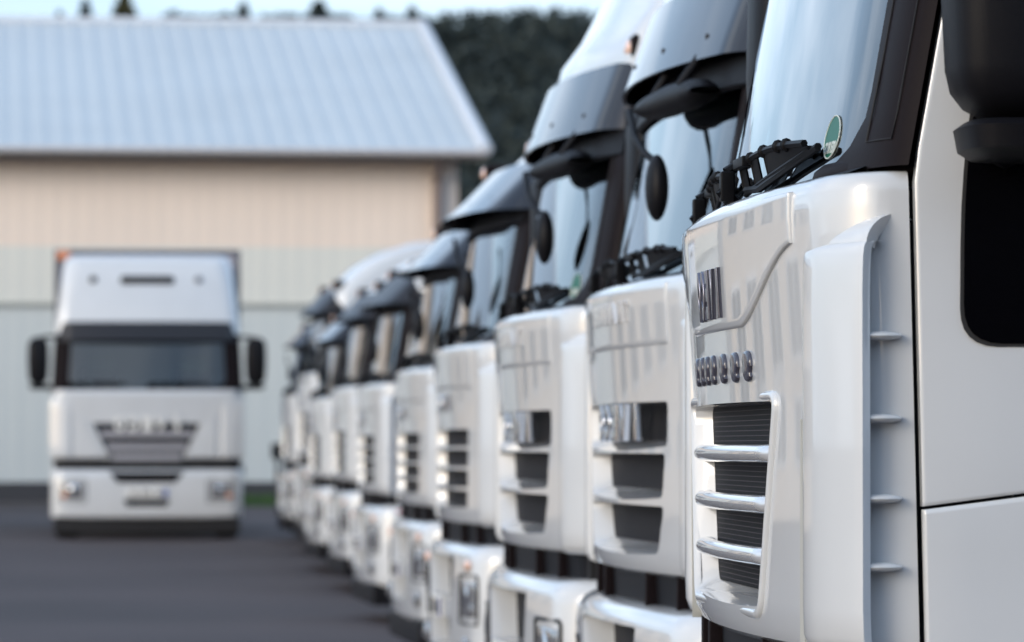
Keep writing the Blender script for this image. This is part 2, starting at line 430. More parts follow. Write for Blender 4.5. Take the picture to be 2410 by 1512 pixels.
M_win = []
def door_set(parent, side):
    sg = side
    def xf(z): return .214 + (.0 if z > 1.92 else (1.92 - z) * .022) + max(0, z - 1.92) * .19
    def fn(u, z):
        x = xf(z) + u * (1.32 - xf(z)); zb = 1.308 + .13 * min(x - .21, .30); z = zb + (2.6 - zb) * (z - 1.312) / 1.288; tz = max(0, z - 1.9) * .05 + .02 * max(0, 1.0 - z)
        bulge = -.010 * math.exp(-((u) / .06) ** 2)
        return (x, sg * (1.228 - tz + bulge), z), (0, -sg, 0)
    d = shell(fn, lin(0, 1, 14), [1.312] + lin(1.33, 2.6, 20)[1:], .03, .008, .008)
    dr = d.build('door', M['paint'], parent, 50)
    # flush side window with rubber rim
    def win(grow):
        return rounded([(.300 - grow, 1.606 - grow), (1.2 + grow, 1.606 - grow), (1.2 + grow, 2.5 + grow), (.43 - grow, 2.5 + grow), (.304 - grow, 1.98)], [.07, .05, .05, .06, .3], 6)
    rim = MB(); side_plate(rim, win(.006), sg, 1.2305, 1.215)
    rr = rim.build('window_rubber', M['rubber'], dr, 30)
    g = MB(); side_plate(g, win(0), sg, 1.2335, 1.2315)
    gm = mat('side_glass_dark', (.002, .002, .003), .06, spec=.22) if 'sg2' not in M else M['sg2']; M['sg2'] = gm
    g.build('window', gm, dr, 30)
    MB().box(1.02, 1.2, sg * 1.25 - .012, sg * 1.25 + .012, 1.42, 1.455, .008).build('handle', M['black'], dr)
    
    def fn2(u, z):
        x = .228 + max(0, 1.3 - z) * .022 + u * .52; z = .40 + (z - .40) * (1.302 + .13 * min(x - .21, .30) - .40) / .896
        return (x, sg * (1.224 - .02 * max(0, 1.0 - z)), z), (0, -sg, 0)
    p = shell(fn2, lin(0, 1, 6), lin(.40, 1.296, 10), .03, .012, .010).build('step_panel', M['paint'], parent, 50)
    st = MB()
    for z in (.5, .82): st.box(.34, .66, sg * 1.2 - .05, sg * 1.2 + .028, z, z + .13, .01)
    st.build('step', M['black'], p)
    # wheel arch
    a = MB(); rows = []
    for i in range(19):
        t = math.pi * (i / 18); x = 1.38 - .66 * math.cos(t); z = .55 + .66 * math.sin(t)
        x2 = 1.38 - .60 * math.cos(t); z2 = .55 + .60 * math.sin(t)
        rows.append([(x2, sg * .9, z2), (x, sg * .9, z), (x, sg * 1.22, z), (x2, sg * 1.22, z2)])
    a.grid(rows, close_v=True); a.build('fender', M['black'], parent, 40)
    return dr

def cab_common(root, style):
    P = M['paint']
    # dark inner core that closes every gap
    core = MB(); core.box(.14, .40, -1.15, 1.15, .45, 1.89); core.box(.40, 2.05, -1.19, 1.19, 1.12, 1.6); core.build('cab_core', M['dark'], root, 0)
    # side and back walls behind the door
    for sg in (-1, 1):
        def fn(u, z): return (1.328 + u * .78, sg * (1.228 - max(0, z - 1.9) * .05), z), (0, -sg, 0)
        shell(fn, lin(0, 1, 5), lin(1.12, 2.6, 12), .03, .012, .01).build('side_panel', P, root, 50)
    MB().box(2.085, 2.12, -1.2, 1.2, 1.1, 2.6).build('rear_wall', P, root, 0)
    # seats / interior
    for s in (-.62, .62):
        e = MB(); e.box(1.05, 1.55, s - .27, s + .27, 1.5, 1.64, .05); e.box(1.42, 1.56, s - .26, s + .26, 1.6, 2.2, .06)
        st = e.build('seat', M['cloth'], root)
        h = MB(); h.box(1.38, 1.50, s - .17, s + .17, 2.16, 2.42, .05); h.build('headrest', M['cream'], st)
    d = MB(); d.box(.2, .62, -1.12, 1.12, 1.6, 1.9, .04); d.build('dashboard', M['cloth'], root)
    w = MB(); w.tube([(.72 + .08 * math.cos(t), .62 + .22 * math.sin(t), 1.93 + .18 * math.cos(t)) for t in lin(0, 2 * math.pi, 20)], .014, 6); w.build('steering_wheel', M['black'], root)
    MB().box(.62, 2.08, -1.17, 1.17, 2.58, 2.6).build('headliner', M['cloth'], root, 0)
    # windscreen zone
    def wrow(z):
        return (z, .062 + .2 * (z - 1.9), 1.185 - .04 * (z - 1.9), .17, CV, .205 + .19 * (z - 1.92))
    gl = MB(); rows = []
    for z in lin(1.90, 2.64, 10):
        x0 = wrow(z)[1]; rows.append([(x0 + CV * s * s + .10 * max(0, abs(s) - .80) ** 2 * 4, s, z) for s in lin(-1.04, 1.04, 48)])
    g = gl.grid(rows).build('windscreen', M['glass'], root, 60)
    for sg in (-1, 1):
        rows = []
        for z in lin(1.93, 2.64, 14):
            x0 = wrow(z)[1]; xe = .200 + .19 * (z - 1.92); wv = 1.222 - .05 * (z - 1.9); si = 1.01 - .05 * max(0, (z - 1.9))
            if z < 2.08: si -= .24 * ((2.08 - z) / .16) ** 3
            A = Vector((x0 + CV * si * si + .4 * max(0, si - .8) ** 2 - .006, si)); B = Vector((xe - .0, wv)); Cc = Vector((x0 + CV + .012, wv - .035))
            row = [(A.x + .014, sg * A.y, z)]
            for j in range(11):
                t = j / 10; q = A.lerp(Cc, t).lerp(Cc.lerp(B, t), t); row.append((q.x, sg * q.y, z))
            row.append((B.x + .004, sg * (B.y - .03), z)); rows.append(row)
        pil = MB().grid(rows).build('pillar', M['trim'], root, 40)
        pi, pj = [r_[8] for r_ in rows[1:]], [r_[3] for r_ in rows[4:]]
        MB().tube([(q_[0] - .001, q_[1] - sg * .0, q_[2]) for q_ in reversed(pi)] + [(r2[0] - .001, r2[1], r2[2]) for r2 in [rows[1][k_] for k_ in (6, 4)]] + [(q_[0] - .001, q_[1], q_[2]) for q_ in pj], .0022, 6).build('pillar_seam', M['dark'], pil, 60)
        # foot of the pillar trim, running in along the glass base
        f = MB(); rows = []
        for i in range(17):
            t = i / 16; s = .72 + .46 * t; x = .068 + CV * s * s + .4 * max(0, s - .8) ** 2 - .012 - .006 * t; hh = .006 + .017 * min(1, t * 5) ** .5
            if s > 1.03: x += (s - 1.03) * .5
            rows.append([(x + .012 - hh * .9 * math.cos(q * math.pi / 4) * .6, sg * s, 1.932 + hh * math.sin(q * math.pi / 4)) for q in range(8)])
        f.grid(rows, close_v=True); f.build('pillar_foot', M['trim'], root, 60)
    cw = MB(); rows = []
    for s in lin(-1.1, 1.1, 40): rows.append([(CV * s * s + .015, s, 1.915), (CV * s * s + .07, s, 1.935), (CV * s * s + .09, s, 1.90)])
    cw.grid(rows); cw.build('cowl', M['black'], root, 60)
    for sg in (-1, 1): door_set(root, sg); side_mirror(root, sg, .68 if style == 'C' else 1.0); deflector(root, sg, .05 if style in 'BC' else 0)
    # chassis, tanks and wheels
    ch = MB()
    for sg in (-1, 1): ch.box(.3, 5.9, sg * .42 - .04, sg * .42 + .04, .62, .9)
    for x in (.9, 2.4, 3.6, 4.9, 5.8): ch.box(x, x + .12, -.4, .4, .66, .86)
    ch.tube([(1.38, -1.0, .5), (1.38, 1.0, .5)], .07); ch.tube([(4.9, -1.0, .5), (4.9, 1.0, .5)], .09)
    ch.box(4.3, 5.3, -.45, .45, .9, 1.06, .04)
    ch.build('chassis', M['steel'], root, 0)
    for sg in (-1, 1):
        MB().box(2.6, 3.7, sg * .85 - .32, sg * .85 + .32, .45, 1.05, .08).build('fuel_tank', M['rim'], root)
        wheel(root, 1.38, sg * 1.04, sg); wheel(root, 4.9, sg * 1.04, sg); wheel(root, 4.9, sg * .72, sg)
        MB().box(4.3, 5.5, sg * .95 - .26, sg * .95 + .26, 1.06, 1.09, .01).build('fender', M['black'], root)

def nose(root, style):
    """nose panel with its radiator openings"""
    lv = [(1.030, .060), (1.033, .030), (1.045, .010), (1.07, 0)] + [(z, 0) for z in lin(1.12, 1.85, 16)] + [(1.885, .001), (1.900, .005), (1.912, .014), (1.919, .03), (1.922, .055)]
    levels = [(z, dx + front_x(0, z), 1.192 - dx * .4, .20, CV, .206 + (1.92 - z) * .022) for (z, dx) in lv]
    mb = loft(levels, 60, 12, True, True, True)
    o = mb.build('nose_panel', M['paint'], root, 40)
    cuts = []; openings = []
    def trap(z1, z0, w1, w0, r=.03): return rounded([(-w0, z0), (w0, z0), (w1, z1), (-w1, z1)], r, 4)
    if style == 'A':
        openings = [(1.505, 1.128, .695, .570, .035)]; dep = .066
    elif style == 'B':
        openings = [(1.548, 1.440, .86, .84, .02), (1.395, 1.290, .82, .78, .025), (1.240, 1.125, .80, .72, .03)]; dep = .10
    elif style == 'C':
        openings = [(1.50, 1.425, .77, .765, .015), (1.40, 1.325, .765, .76, .015), (1.30, 1.225, .76, .75, .015), (1.20, 1.125, .75, .73, .02)]; dep = .08
    else:
        openings = [(1.49, 1.06, .72, .50, .02)]; dep = .09
    for (z1, z0, w1, w0, r) in openings:
        f = trap(z1 + .004, z0 - (.045 if style in 'AB' else .012), w1 + .012, w0 + .015, r * 1.4); b = trap(z1, z0, w1 - .045, w0 - .045, r)
        cuts.append(cutter(f, b, -.03, dep))
    boolean(o, cuts)
    g = MB()
    for (z1, z0, w1, w0, r) in openings:
        g.prism(trap(z1, z0, w1 - .04, w0 - .04, r), lambda p: (dep - .004, p[0], p[1]), lambda p: (dep + .02, p[0], p[1]))
    gr = g.build('radiator_grille', M['mesh'], root, 0)
    if style == 'A':
        mb = MB()
        for sgn in (-1, 1):      # flat side strips of the mesh frame
            pass
        for z in (1.405, 1.305, 1.203):
            hw = .695 - (1.505 - z) * .332 + .002
            path = [(front_x(s, z) + .010 + .03 * max(0, (abs(s) - hw + .10) / .10) ** 2, s, z) for s in lin(-hw, hw, 36)]
            bb = MB(); bb.tube(path, .0185, 14); bb.build('grille_bar', M['silver'], gr, 60)
        # raised surround
        outl = rounded([(-.555, 1.078), (.555, 1.078), (.725, 1.528), (-.725, 1.528)], .06, 8); n = len(outl); rows = []
        inl = trap(1.509, 1.083, .677, .56, .049)
        for i in range(n):
            p = Vector(outl[i]); a = Vector(outl[i - 1]); b = Vector(outl[(i + 1) % n]); t = (b - a).normalized(); nn = Vector((t.y, -t.x))
            rows.append([(front_x(p.x - nn.x * w_, p.y - nn.y * w_) - h_, p.x - nn.x * w_, p.y - nn.y * w_) for (w_, h_) in ((0, -.004), (.002, .005), (.007, .009), (.013, .010), (.018, .008), (.022, -.006))])
        MB().grid(rows, close_u=True).build('grille_surround', M['paint'], gr, 60)
        # bonnet flap
        def zb(s): a = abs(s); return 1.655 if a < .40 else 1.655 + .145 * (lambda t: t * t * (3 - 2 * t) * .6 + t * .4)((a - .40) / .50)
        def fn(u, v):
            s = u; z = zb(s) + (1.898 - zb(s)) * v
            return (front_x(s, z) - .007, s, z), (1, 0, 0)
        fl = shell(fn, [-.905] + lin(-.895, .895, 70)[1:-1] + [.905], lin(0, 1, 10), .012, .006, .03).build('bonnet_flap', M['paint'], root, 60)
        text_on((fl, M['darkchrome']), 'IVECO', -.195, .076, 1.690, .088, lambda s, z: front_x(s, z) - .010, .003, wscale=.8, bev=.002)
        for c_, hw_ in ((-.446, .040), (-.296, .040), (-.135, .038), (.028, .032), (.143, .030), (.258, .030), (.387, .036)):
            lt = MB(); ol = []       # chunky chromed characters, each with a notch on its near side
            for q in range(28):
                a = q * 2 * math.pi / 28; px_ = math.copysign(abs(math.cos(a)) ** .8, math.cos(a)) * hw_; pz_ = math.copysign(abs(math.sin(a)) ** .8, math.sin(a)) * .031
                if px_ < -hw_ * .75 and -.016 < pz_ < -.002: px_ = -hw_ * .75
                ol.append((c_ + px_, 1.578 + pz_))
            rows = []
            for (k_, h_) in ((1, -.003), (1, .004), (.93, .0075), (.80, .009)): rows.append([(front_x(c_ + (p[0] - c_) * k_, p[1]) - h_, c_ + (p[0] - c_) * k_, 1.578 + (p[1] - 1.578) * k_) for p in ol])
            lt.grid(rows, close_v=True); lt.f.append(tuple(3 * 28 + i for i in range(28))); lt.build('letter', M['letterdark'], root, 40)
        # second skin panel edges beside the deflectors
        for sg in (-1, 1):
            c = MB(); c.prism([(.905, 1.03), (.945, 1.03), (.925, 1.47), (.917, 1.47)], lambda p: (front_x(p[0], p[1]) - .006, sg * p[0], p[1]), lambda p: (front_x(p[0], p[1]) + .02, sg * p[0], p[1]))
            c.build('edge_strip', M['trim2'], root, 30)
    if style == 'B':
        text_on((gr, M['chrome']), 'IVECO', -.42, .168, 1.446, .094, lambda s, z: front_x(s, z) + .006, .008, bev=.003)
        text_on((root, M['silver']), 'TRAKKER', -.42, .12, 1.80, .055, lambda s, z: front_x(s, z) - .003, .004, bev=.002)
        def fn(u, v):
            s = u; z0 = 1.715; z = z0 + (1.898 - z0) * v; return (front_x(s, z) - .003, s, z), (1, 0, 0)
        shell(fn, lin(-.89, .89, 50), lin(0, 1, 8), .010, .006, .03).build('bonnet_flap', M['paint'], root, 60)
    if style == 'C':
        text_on((root, M['chrome']), 'IVECO', -.25, .10, 1.60, .07, lambda s, z: front_x(s, z) - .003, .006, bev=.003)
        def fn(u, v):
            s = u; z0 = 1.70; z = z0 + (1.898 - z0) * v; return (front_x(s, z) - .003, s, z), (1, 0, 0)
        shell(fn, lin(-.88, .88, 40), lin(0, 1, 8), .010, .006, .03).build('bonnet_flap', M['paint'], root, 60)
    if style == 'L':
        for k, z in enumerate((1.055, 1.185, 1.35)):
            hw = .50 + (z - 1.06) * .50 - .05
            bb = MB(); rows = []
            for s in lin(-hw, hw, 20): rows.append([(front_x(s, z) + .01, s, z - .045), (front_x(s, z) - .006, s, z - .036), (front_x(s, z) - .006, s, z + .036), (front_x(s, z) + .02, s, z + .046)])
            bb.grid(rows); bb.build('grille_slat', M['slatlight'], gr, 30)
        text_on((root, M['plate']), 'IVECO', -.42, .175, 1.41, .15, lambda s, z: front_x(s, z) - .012, .008, bev=.006)
        for sg in (-1, 1):
            c = MB(); surf_plate(c, rounded([(sg * .60, 1.06), (sg * .88, 1.06), (sg * .88, 1.62), (sg * .78, 1.52)], .03, 4), .012, .02); c.build('nose_flank', M['paint'], root, 30)
M['trim2'] = mat('grey_edge', (.40, .40, .37), .5)
M['slatlight'] = mat('slat_light', (.33, .33, .36), .4)

def bumper(root, style):
    o = None
    if style == 'L': z0, z1 = .27, .90
    else: z0, z1 = .30, .945
    xo = -.04
    lv = [(z0, .07), (z0 + .006, .03), (z0 + .03, .008), (z0 + .08, 0), ((z0 + z1) / 2, 0), (z1 - .09, .0), (z1 - .05, .006), (z1 - .02, .03), (z1 - .004, .06), (z1, .09)]
    levels = [(z, dx + xo, 1.235 - dx * .3, .22, .05, .60) for (z, dx) in lv]
    b = loft(levels, 40, 10, True, True, True).build('bumper', M['paint'], root, 40)
    cuts = []; dark = MB()
    def hole(p, dep=.07, draft=.02):
        cx = sum(q[0] for q in p) / len(p); cz = sum(q[1] for q in p) / len(p)
        f = rounded(p, .03, 4)
        bk = [(cx + (q[0] - cx) * (1 - draft / .3), cz + (q[1] - cz) * (1 - draft / .3)) for q in f]
        cuts.append(cutter(f, bk, -.2, xo + dep)); dark.prism([(cx + (q[0] - cx) * .98, cz + (q[1] - cz) * .98) for q in bk], lambda q: (xo + dep - .004, q[0], q[1]), lambda q: (xo + dep + .01, q[0], q[1]))
    if style == 'L':
        hole([(-.52, .87), (.52, .87), (.40, .72), (-.40, .72)]); hole([(-.32, .52), (.32, .52), (.28, .42), (-.28, .42)])
    else:
        hole([(-.62, .885), (.62, .885), (.56, .66), (-.56, .66)], .12); hole([(-.50, .58), (.50, .58), (.44, .42), (-.44, .42)], .10)
        for sg in (-1, 1): pass
    boolean(b, cuts)
    dark.build('intake_mesh', M['mesh'], b, 0)
    for sg in (-1, 1):
        h = MB(); zc, hh = (.62, .13) if style == 'L' else (.68, .105)
        s_a, s_b = (.79, 1.12) if style == 'L' else (.80, 1.13)
        rows = []
        for z in lin(zc - hh, zc + hh, 8):
            row = []
            for s in lin(s_a, s_b, 10):
                e = max(abs((z - zc) / hh), abs((s - (s_a + s_b) / 2) / ((s_b - s_a) / 2)))
                x = xo + .05 * s * s + .42 * max(0, s - 1.0) ** 2 * 6 * .35 - .006 + (.02 if e > .97 else 0)
                row.append((x, sg * s, z))
            rows.append(row)
        hd = h.grid(rows).build('headlight', M['lamp'], root, 50)
        xh = xo + .05 * .9
        MB().lathe([(.001, -.004), (.045, -.003), (.062, .0), (.07, .006)], 20, 'x', (xh - .008, sg * .92, zc + .02)).build('reflector', M['chrome'], hd)
        MB().ball((xh + .012, sg * 1.04, zc - hh * .45), (.012, .055, .035)).build('indicator', M['amber'] if style == 'L' else M['lamp'], hd)
        fr = MB(); ol = rounded([(s_a - .012, zc - hh - .012), (s_b, zc - hh - .012), (s_b, zc + hh + .012), (s_a - .012, zc + hh + .012)], .02, 3)
        fr.tube([(xo + .05 * p[0] ** 2 + .88 * max(0, p[0] - 1.0) ** 2 - .002, sg * p[0], p[1]) for p in ol + ol[:1]], .008, 6); fr.build('headlight_frame', M['black'], hd)
        if style != 'L':
            lz = .845
            if style == 'C': MB().ball((xo + .045, sg * .98, lz), (.02, .075, .028)).build('marker_lamp', M['lampwarm'], root)
            MB().ball((xo + .26, sg * 1.225, .90), (.05, .010, .012)).build('side_marker', M['red'], root)
            MB().ball((xo + .035, sg * .95, .45), (.02, .10, .05)).build('fog_lamp', M['lamp'], root)
    pz = .60 if style == 'L' else .62
    pl = MB(); pl.box(xo - .014, xo + .0, -.26, .26, pz - .055, pz + .055, .004); p = pl.build('number_plate', M['plate'], b)
    MB().box(xo - .017, xo - .0145, -.257, -.215, pz - .05, pz + .05).build('plate_band', M['blue'], p, 0)
    t = MB(); text_on(t, 'BA 473 CK', -.195, .046, pz - .034, .068, lambda s, z: xo - .015, .0015, wscale=.9); t.build('plate_text', M['ink'], p, 0)
    if style == 'L': MB().box(.02, .8, -1.19, 1.19, .07, z0 + .02, .03).build('skirt', M['dark'], root)
    else: MB().box(.0, .5, -1.1, 1.1, z0 - .15, z0 + .02, .02).build('skirt', M['black'], root)
    if style != 'L':   # black waist between bumper and nose
        lv = [(.93, .05), (1.045, .045)]
        loft([(z, x0, 1.17, .2, CV, .55) for (z, x0) in lv], 30, 8).build('waist_panel', M['black'], root, 40)
        for sg in (-1, 1):
            for s in (.45, .86):
                w = MB(); w.box(CV * s * s + .018, CV * s * s + .06, sg * s - .018, sg * s + .018, .94, 1.04, .004); w.build('waist_rib', M['trim'], root)
    else:
        loft([(z, x0, 1.2, .2, CV, .55) for (z, x0) in ((.86, .03), (1.045, .03))], 30, 8).build('waist_panel', M['dark'], root, 40)
M['lampwarm'] = mat('marker_lens', (.85, .55, .42), .15, coat=1)

def roof(root, style):
    P = M['paint']
    if style == 'high':     # tall raked roof with fairing
        lv = [(2.60, .225, 1.19, .20), (2.72, .22, 1.185, .2), (2.82, .215, 1.18, .2), (2.90, .235, 1.18, .2), (3.0, .31, 1.17, .2), (3.15, .39, 1.16, .22), (3.4, .52, 1.14, .24), (3.6, .68, 1.11, .26), (3.68, .85, 1.07, .28), (3.71, 1.0, 1.0, .3)]
    elif style == 'fair':
        lv = [(2.60, .215, 1.19, .20), (2.78, .26, 1.185, .2), (2.88, .36, 1.18, .2), (3.05, .56, 1.16, .22), (3.2, .82, 1.14, .24), (3.30, 1.15, 1.10, .26), (3.34, 1.5, 1.05, .28)]
    elif style == 'mid':
        lv = [(2.60, .215, 1.19, .20), (2.7, .25, 1.185, .2), (2.82, .34, 1.17, .2), (2.95, .48, 1.15, .22), (3.06, .66, 1.12, .24), (3.14, .86, 1.06, .26), (3.18, 1.1, 1.0, .3)]
    elif style == 'low':
        lv = [(2.60, .215, 1.19, .20), (2.68, .26, 1.175, .2), (2.76, .36, 1.15, .22), (2.82, .5, 1.1, .24), (2.86, .75, 1.02, .28)]
    else:                    # upright fairing of the facing truck
        lv = [(2.60, .215, 1.20, .20), (2.78, .23, 1.19, .2), (3.0, .28, 1.16, .2), (3.3, .36, 1.12, .22), (3.55, .45, 1.08, .24), (3.64, .52, 1.05, .25), (3.67, .65, 1.0, .28)]
    b = loft([(z, x0, w, r, .07, 2.11) for (z, x0, w, r) in lv], 40, 10, True, False, True).build('roof', P, root, 45)
    # sun visor: a curved dark blade standing off the screen top
    vs = []; rows = []
    def vx(s, t): return ((-.01 + .26 * t ** .9) if style in ('mid', 'fair') else (.075 + .09 * t)) + .10 * s * s
    n = 44
    for s in lin(-1.17, 1.17, n):
        ed = max(0, abs(s) - 1.0) / .17
        zlo = 2.555 + .0 * ed; zhi = 2.80 - .02 * ed
        row = []
        for t in lin(0, 1, 6): row.append((vx(s, t) + .16 * ed ** 2, s, zlo + (zhi - zlo) * t))
        row += [(vx(s, 1) + .16 * ed ** 2 + .10, s, zhi - .01), (vx(s, 1) + .16 * ed ** 2 + .09, s, zhi - .03)]
        for t in lin(1, 0, 6)[1:]: row.append((vx(s, t) + .012 + .16 * ed ** 2, s, zlo + (zhi - zlo) * t))
        rows.append(row)
    v = MB().grid(rows, close_v=True); k = len(rows[0]); v.f.append(tuple(range(k))); v.f.append(tuple((len(rows) - 1) * k + i for i in range(k)))
    vv = v.build('sun_visor', M['visor'] if style in ('high', 'mid') else M['visor_matt'], root, 50)
    for s in (-.8, -.3, .3, .8):
        sc = MB(); sc.ball((vx(s, .3) - .002, s, 2.62), (.006, .011, .011), 8, 6); sc.build('visor_bolt', M['rubber'], vv)
    hb = .13 if style == 'face' else (.08 if style != 'high' else .05)
    hd = MB(); hd.grid([[(.165 + .06 * s * s + .5 * max(0, abs(s) - .9) ** 2, s, 2.405 + hb), (.150 + .06 * s * s + .5 * max(0, abs(s) - .9) ** 2, s, 2.415 + hb), (.17 + .06 * s * s + .5 * max(0, abs(s) - .9) ** 2, s, 2.55), (.20 + .06 * s * s, s, 2.62), (.40, s, 2.66)] for s in lin(-1.14, 1.14, 30)]); hd.build('header_rail', M['black'], root, 60)
    if style in ('high', 'mid', 'fair'):
        for sg in (-1, 1):
            l = MB(); l.box(.30, .46, sg * 1.0 - .09, sg * 1.0 + .09, 2.80, 2.90, .03); lo = l.build('roof_lamp', M['trim'], b)
            MB().ball((.305, sg * 1.0, 2.85), (.02, .065, .034)).build('lens', M['lampwarm'], lo)
    if style == 'high':
        sl = MB(); rows = []
        sl.grid([[(.07 * s * s + .455, s, 3.08), (.07 * s * s + .452, s, 3.085), (.07 * s * s + .475, s, 3.095)] for s in lin(-1.05, 1.05, 30)]); sl.build('roof_seam', M['trim'], b)
    if style == 'face':
        MB().prism(rounded([(-.35, 3.29), (.35, 3.29), (.35, 3.40), (-.35, 3.40)], .05, 5), lambda p: (.345 + .07 * p[0] ** 2 + (p[1] - 3.29) * .36, p[0], p[1]), lambda p: (.40 + .07 * p[0] ** 2 + (p[1] - 3.29) * .36, p[0], p[1])).build('roof_vent', M['dark'], b, 30)
        for s, m in ((-.66, 'slat'), (.70, 'dark')): MB().ball((.40, s, 3.35), (.03, .05, .05)).build('roof_lamp', M[m], b)
    return b

def kerb_mirrors(root, side=-1, wide=True):
    sg = side
    m = MB(); rows = []
    for s, h in ((.10, .012), (.14, .03), (.25, .042), (.5, .048), (.78, .045), (.88, .036), (.92, .012)):
        rows.append([(.09 + .06 * s * s + .05 * math.cos(q * math.pi / 5), sg * s, 2.455 + h * math.sin(q * math.pi / 5)) for q in range(10)])
    m.grid(rows, close_v=True); m.tube([(.08, sg * .3, 2.48), (.14, sg * .3, 2.58)], .015); m.tube([(.09, sg * .75, 2.48), (.16, sg * .75, 2.58)], .015)
    if wide: m.build('kerb_mirror', M['black'], root, 50)
    o = MB(); o.tube([(.03, sg * .12, 2.45), (.02, sg * .30, 2.36), (.03, sg * .45, 2.30), (.05, sg * .52, 2.27)], .011, 8)
    o.ball((.05, sg * .56, 2.19), (.035, .07, .10), 16, 10); oo = o.build('front_mirror', M['black'], root, 50)

def sticker(root, s, z, r):
    def gx(s_, z_): return .062 + .2 * (z_ - 1.9) + CV * s_ * s_ + .4 * max(0, abs(s_) - .80) ** 2
    a = MB(); pts = [(s + r[0] * math.cos(t), z + r[1] * math.sin(t)) for t in lin(0, 2 * math.pi, 32)[:-1]]
    a.prism(pts, lambda p: (gx(*p) - .002, p[0], p[1]), lambda p: (gx(*p) - .0005, p[0], p[1])); st = a.build('windscreen_sticker', M['green'], root, 30)
    b = MB(); b.tube([(gx(*p) - .002, p[0], p[1]) for p in pts + pts[:1]], .0016, 5, False); b.build('sticker_edge', M['white'], st)
    c = MB(); text_on(c, 'SERVICE', s - .040, .011, z - .030, .020, lambda q, w: gx(q, w) - .0026, .0004); c.build('sticker_text', M['white'], st, 0)

def gz(y):
    def sm(t): t = max(0, min(1, t)); return t * t * (3 - 2 * t)
    return .22 * sm((y - 40) / 17) + .13 * sm((y - 58) / 28)

def truck(style, roofs, x, y, rz=0, zs=1.0, kerb=True, deep=True):
    r = empty('truck', (0, 0, 0))
    nose(r, style); bumper(r, style); cab_common(r, style); roof(r, roofs)
    if kerb: kerb_mirrors(r, -1, style == 'B')
    for (a, b) in ((-.04, -.76), (1.0, .30)): wiper(r, a, b, 1.978, .040)
    return r
def put(r, x, y, rz=0, zs=1.0, label='', group=None):
    r.location = (x, y, gz(y)); r.rotation_euler = (0, 0, rz); r.scale = (1, 1, zs); tag(r, label, 'truck', group)
GR = 'white trucks parked in the long row'
TR = R(2.0)
t1 = truck('A', 'high', 0, 0, kerb=False)
put(t1, 1.182, 9.3, R(-.5), 1, 'nearest white truck in sharp focus at the right edge, silver bars over black grille', GR)
sticker(t1, -.81, 2.008, (.052, .041))
t2 = truck('B', 'high', 0, 0)
put(t2, 1.44, 13.9, TR, 1, 'white truck directly behind the nearest one, oval front mirror hanging over its windscreen', GR)
t3 = copy_tree(t2); put(t3, 1.385, 17.1, TR, 1, 'third white truck in the row, round pale lamp beside its dark sun visor', GR)
sticker(t3, -.86, 2.0, (.06, .045))
t4 = truck('C', 'mid', 0, 0)
put(t4, 1.49, 22.6, TR, 1, 'fourth white truck in the row, four small square grille slots and glowing bumper lamp', GR)
t5 = copy_tree(t4); put(t5, 1.66, 29.4, TR, 1, 'fifth white truck in the row, dirty grey nose with dark slots behind the four-slot truck', GR)
t6 = truck('C', 'fair', 0, 0); put(t6, 1.745, 36.9, TR, 1, 'sixth white truck in the row, smooth pale roof fairing above the dark visor', GR)
t7 = copy_tree(t6); put(t7, 1.81, 43.8, TR, 1.02, 'seventh white truck in the row, black band under its narrow white nose', GR)
t8 = copy_tree(t4); put(t8, 1.73, 48.0, TR, .95, 'eighth white truck in the row, lower cab with cowl below its neighbours', GR)
t9 = copy_tree(t6); put(t9, 1.76, 52.6, TR, 1.08, 'second farthest white truck of the row, taller cab than those beside it', GR)
t10 = copy_tree(t4); put(t10, 1.70, 57.0, TR, .96, 'farthest white truck at the left end of the row, beside the grass strip', GR)

# facing truck with box body
tl = truck('L', 'face', 0, 0, kerb=False)
put(tl, -.02, 58.0, R(90), 1, 'white box truck facing the camera alone on the left, in front of the warehouse')
def box_body(root):
    b = MB(); b.box(2.35, 9.4, -1.22, 1.22, 1.15, 3.80, .03); bb = b.build('cargo_box', M['boxside'], root)
    f = MB()
    for sg in (-1, 1):
        f.box(2.33, 2.39, sg * 1.2 - .04, sg * 1.2 + .04, 1.15, 3.82, .01)
    f.box(2.33, 2.39, -1.2, 1.2, 3.76, 3.82, .01); f.build('box_frame', M['slat'], bb)
    MB().box(2.26, 2.36, 1.02, 1.20, 3.68, 3.80, .01).build('marker_lamp', M['amber'], bb)
    for sg in (-1, 1): wheel(root, 7.2, sg * 1.04, sg); wheel(root, 8.5, sg * 1.04, sg)
    c = MB()
    for sg in (-1, 1): c.box(5.5, 9.3, sg * .42 - .04, sg * .42 + .04, .7, 1.12)
    c.build('subframe', M['steel'], root, 0)
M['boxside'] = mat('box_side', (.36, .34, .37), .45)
box_body(tl)
p = MB(); p.box(.35, .45, .72, 1.0, 1.93, 2.02, .01); p.build('paper_sheet', M['white'], tl)

